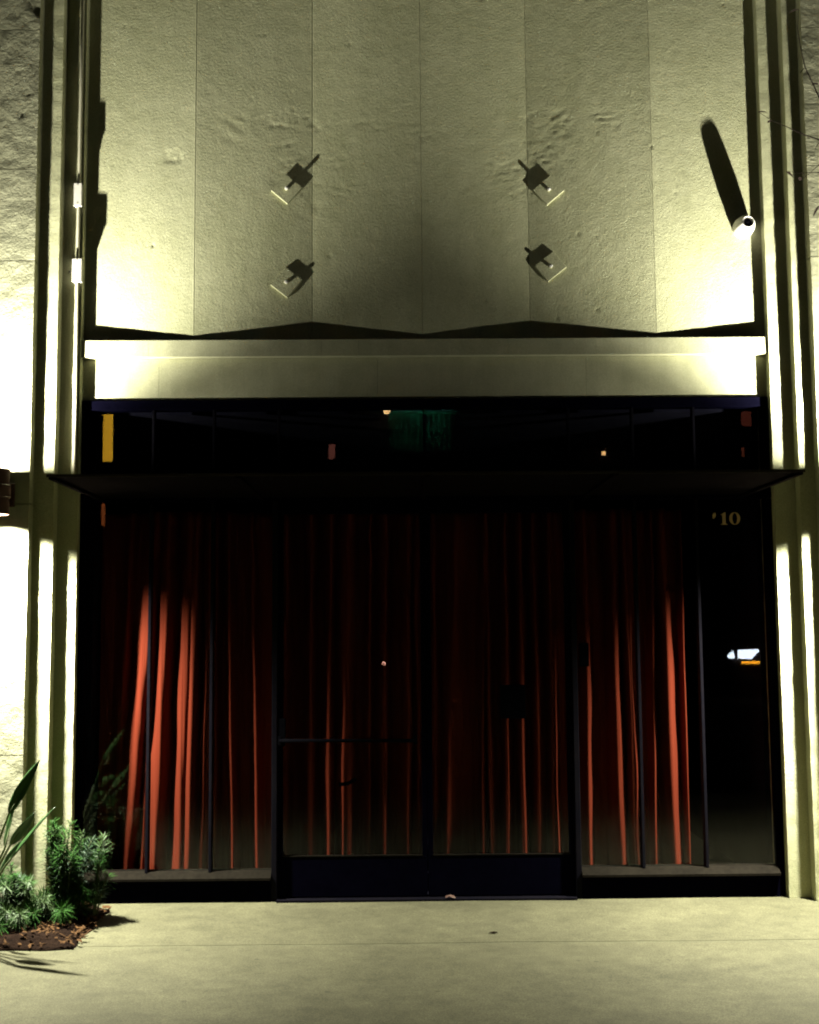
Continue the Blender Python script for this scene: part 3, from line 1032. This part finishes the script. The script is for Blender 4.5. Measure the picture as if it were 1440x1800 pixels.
def lit_window(x0, x1, z0, z1, col, strg, name='window'):
    W = empty(name, ((x0 + x1) / 2, 0, 0), OB)
    mo_ = box('pane', x0, x1, -29.96, -29.94, z0, z1, emis('lit_pane', col, strg), W)
    for (a, b, c, d) in ((x0 - 0.06, x0, z0 - 0.06, z1 + 0.06), (x1, x1 + 0.06, z0 - 0.06, z1 + 0.06), (x0, x1, z1, z1 + 0.06), (x0, x1, z0 - 0.06, z0)):
        box('window_frame', a, b, -30.0, -29.90, c, d, 'frame', W)
    return W


lit_window(-9.62, -9.30, 7.06, 8.59, (1.0, 0.52, 0.03), 11.0)
lit_window(-9.63, -9.50, 4.9, 5.79, (1.0, 0.25, 0.06), 2.6)
lit_window(-2.41, -2.20, 7.09, 7.57, (1.0, 0.32, 0.22), 1.8)
lit_window(10.85, 11.19, 8.07, 8.55, (1.0, 0.22, 0.12), 0.9)
lit_window(10.82, 10.92, 7.08, 7.37, (1.0, 0.25, 0.12), 1.0)
for k in range(9):
    xw = -20 + k * 4.6
    for zz in (1.2, 5.0):
        W = empty('window', (xw, 0, 0), OB)
        box('pane', xw, xw + 1.6, -29.99, -29.97, zz - 0.0, zz + 1.4, 'glass', W)
        box('sill', xw - 0.1, xw + 1.7, -30.0, -29.85, zz - 0.12, zz - 0.01, 'brick', W)
# corrugated green screen lit from a tube along its top
V, F = [], []
for k in range(49):
    x = -0.49 + 2.13 * k / 48
    y = -29.90 + 0.05 * sin(k * pi / 2.0) * (1 if k % 4 else 0.6)
    V += [(x, y, 7.30), (x, y, 8.62)]
for k in range(48):
    F.append((2 * k, 2 * k + 2, 2 * k + 3, 2 * k + 1))
G = mo('green_screen', V, F, 'greencloth', OB)
sg = G.modifiers.new('sheet_thickness', 'SOLIDIFY')
sg.thickness = 0.01
gl_ = tube('tube_lamp', [(-0.3, -29.74, 8.70), (1.45, -29.74, 8.70)], 0.02, emis('green_tube', (0.22, 1.0, 0.66), 190.0), OB, 8)
box('tube_hood', -0.5, 1.65, -29.72, -29.45, 8.78, 8.82, 'brick', OB)
box('tube_hood', -0.5, 1.65, -29.47, -29.45, 8.60, 8.779, 'brick', OB)


def bulb(x, y, z, r, col, strg, label, pole=True):
    T = empty('street_lamp' if pole else 'wall_light', (x, y, 0 if not pole else -0.14))
    tag(T, label, 'street lamp' if pole else 'wall light')
    lathe('bulb', [(r * sin(pi * k / 10), -r * cos(pi * k / 10)) for k in range(11)], (x, y, z), (0, 0, 1), emis('warm_bulb', col, strg), T, 16)
    if pole:
        tube('post', [(x, y, -0.14), (x, y, z - r)], [0.07, 0.04], 'frame', T, 8)
        lathe('cap', [(0.001, r * 1.3), (r * 1.2, r * 1.02), (r * 1.2, r), (0.001, r)], (x, y, z), (0, 0, 1), 'frame', T, 16)
    else:
        box('wall_bracket', x - 0.03, x + 0.03, -30, y - r, z - 0.03, z + 0.03, 'frame', T)


bulb(-0.54, -29.55, 8.57, 0.115, (1.0, 0.62, 0.25), 24.0, 'warm bare bulb beside the green screen across the street', False)
bulb(6.355, -29.6, 7.17, 0.07, (1.0, 0.55, 0.2), 26.0, 'small amber bulb on the wall across the street', False)
bulb(-0.57, -22.0, 0.823, 0.045, (1.0, 0.45, 0.3), 22.0, 'low pink marker lamp across the street', True)

# delivery van with its lights on, facing the shop
VX, VY_ = 9.0, -22.0
VN = empty('delivery_van', (VX, VY_, -0.14))
tag(VN, 'dark van parked across the street with its white headlights on', 'van')
prof = [(0.0, 0.30), (0.0, 0.62), (-0.06, 1.16), (-0.9, 1.36), (-1.75, 2.05), (-2.1, 2.15), (-5.0, 2.15), (-5.15, 1.9), (-5.2, 0.42), (-4.9, 0.30)]
V, F = [], []
hw = 1.02
sects = [(-hw, 0.0), (-hw + 0.05, 1.0), (hw - 0.05, 1.0), (hw, 0.0)]
n = len(prof)
for s in range(2):
    for (y, z) in prof:
        k = max(0, (z - 1.2) / 1.0) * 0.14
        V.append((VX + (-1 if s == 0 else 1) * (hw - k), VY_ + y, z - 0.14))
F = [(i, (i + 1) % n, n + (i + 1) % n, n + i) for i in range(n)] + [tuple(range(n - 1, -1, -1)), tuple(range(n, 2 * n))]
vb = fix_normals(mo('body', V, F, 'carpaint', VN))
bm = bmesh.new()
bm.from_mesh(vb.data)
bmesh.ops.bevel(bm, geom=list(bm.edges), offset=0.05, segments=3, affect='EDGES', profile=0.6)
bm.to_mesh(vb.data)
bm.free()
for sx in (-1, 1):
    for y in (-0.95, -4.1):
        wx = VX + sx * (hw - 0.1)
        Wh = empty('wheel', (wx - VX, y, 0.34), VN)
        lathe('tyre', [(0.20, -0.11), (0.31, -0.11), (0.34, -0.08), (0.34, 0.08), (0.31, 0.11), (0.20, 0.11)], (wx, VY_ + y, 0.20), (1, 0, 0), 'tyre', Wh)
        lathe('rim', [(0.001, -0.09), (0.2, -0.115), (0.2, 0.115), (0.001, 0.09)], (wx, VY_ + y, 0.20), (1, 0, 0), 'rim', Wh)
V = [(VX - 0.82, VY_ - 0.93, 1.27), (VX + 0.82, VY_ - 0.93, 1.27), (VX + 0.78, VY_ - 1.70, 1.90), (VX - 0.78, VY_ - 1.70, 1.90)]
V += [(a, b + 0.02, c + 0.025) for a, b, c in V]
fix_normals(mo('windscreen', V, [(0, 1, 2, 3), (4, 7, 6, 5), (0, 4, 5, 1), (1, 5, 6, 2), (2, 6, 7, 3), (3, 7, 4, 0)], 'black', VN))
box('grille', VX - 0.15, VX + 0.15, VY_ - 0.03, VY_ + 0.02, 0.5, 0.86, 'black', VN, 0.01)
box('bumper', VX - 0.98, VX + 0.98, VY_ - 0.04, VY_ + 0.10, 0.24, 0.46, 'tyre', VN, 0.03)
HLm = emis('headlight_white', (0.80, 0.92, 1.0), 40.0)
INm = emis('indicator_amber', (1.0, 0.42, 0.02), 30.0)


def plate_xz(name, pts, y0, y1, mat, parent):
    n = len(pts)
    v = [(x, y1, z) for x, z in pts] + [(x, y0, z) for x, z in pts]
    return fix_normals(mo(name, v, [tuple(range(n)), tuple(range(2 * n - 1, n - 1, -1))] +
                          [(i, n + i, n + (i + 1) % n, (i + 1) % n) for i in range(n)], mat, parent))


for s in (-1, 1):
    fx = lambda x: VX + s * (VX - x)
    HL = empty('headlight', (s * 0.5, 0, 0.9), VN)
    plate_xz('lamp_glass', [(fx(8.262), 0.87), (fx(8.60), 0.86), (fx(8.72), 1.0), (fx(8.80), 1.03), (fx(8.78), 1.10), (fx(8.275), 1.085)], VY_ - 0.04, VY_ + 0.03, HLm, HL)
    plate_xz('corner_lamp', [(fx(7.985), 0.93), (fx(8.05), 0.875), (fx(8.17), 0.875), (fx(8.18), 0.95), (fx(8.13), 1.05)], VY_ - 0.04, VY_ + 0.03, HLm, HL)
    plate_xz('indicator', [(fx(8.345), 0.735), (fx(8.80), 0.735), (fx(8.80), 0.80), (fx(8.345), 0.80)], VY_ - 0.04, VY_ + 0.03, INm, HL)
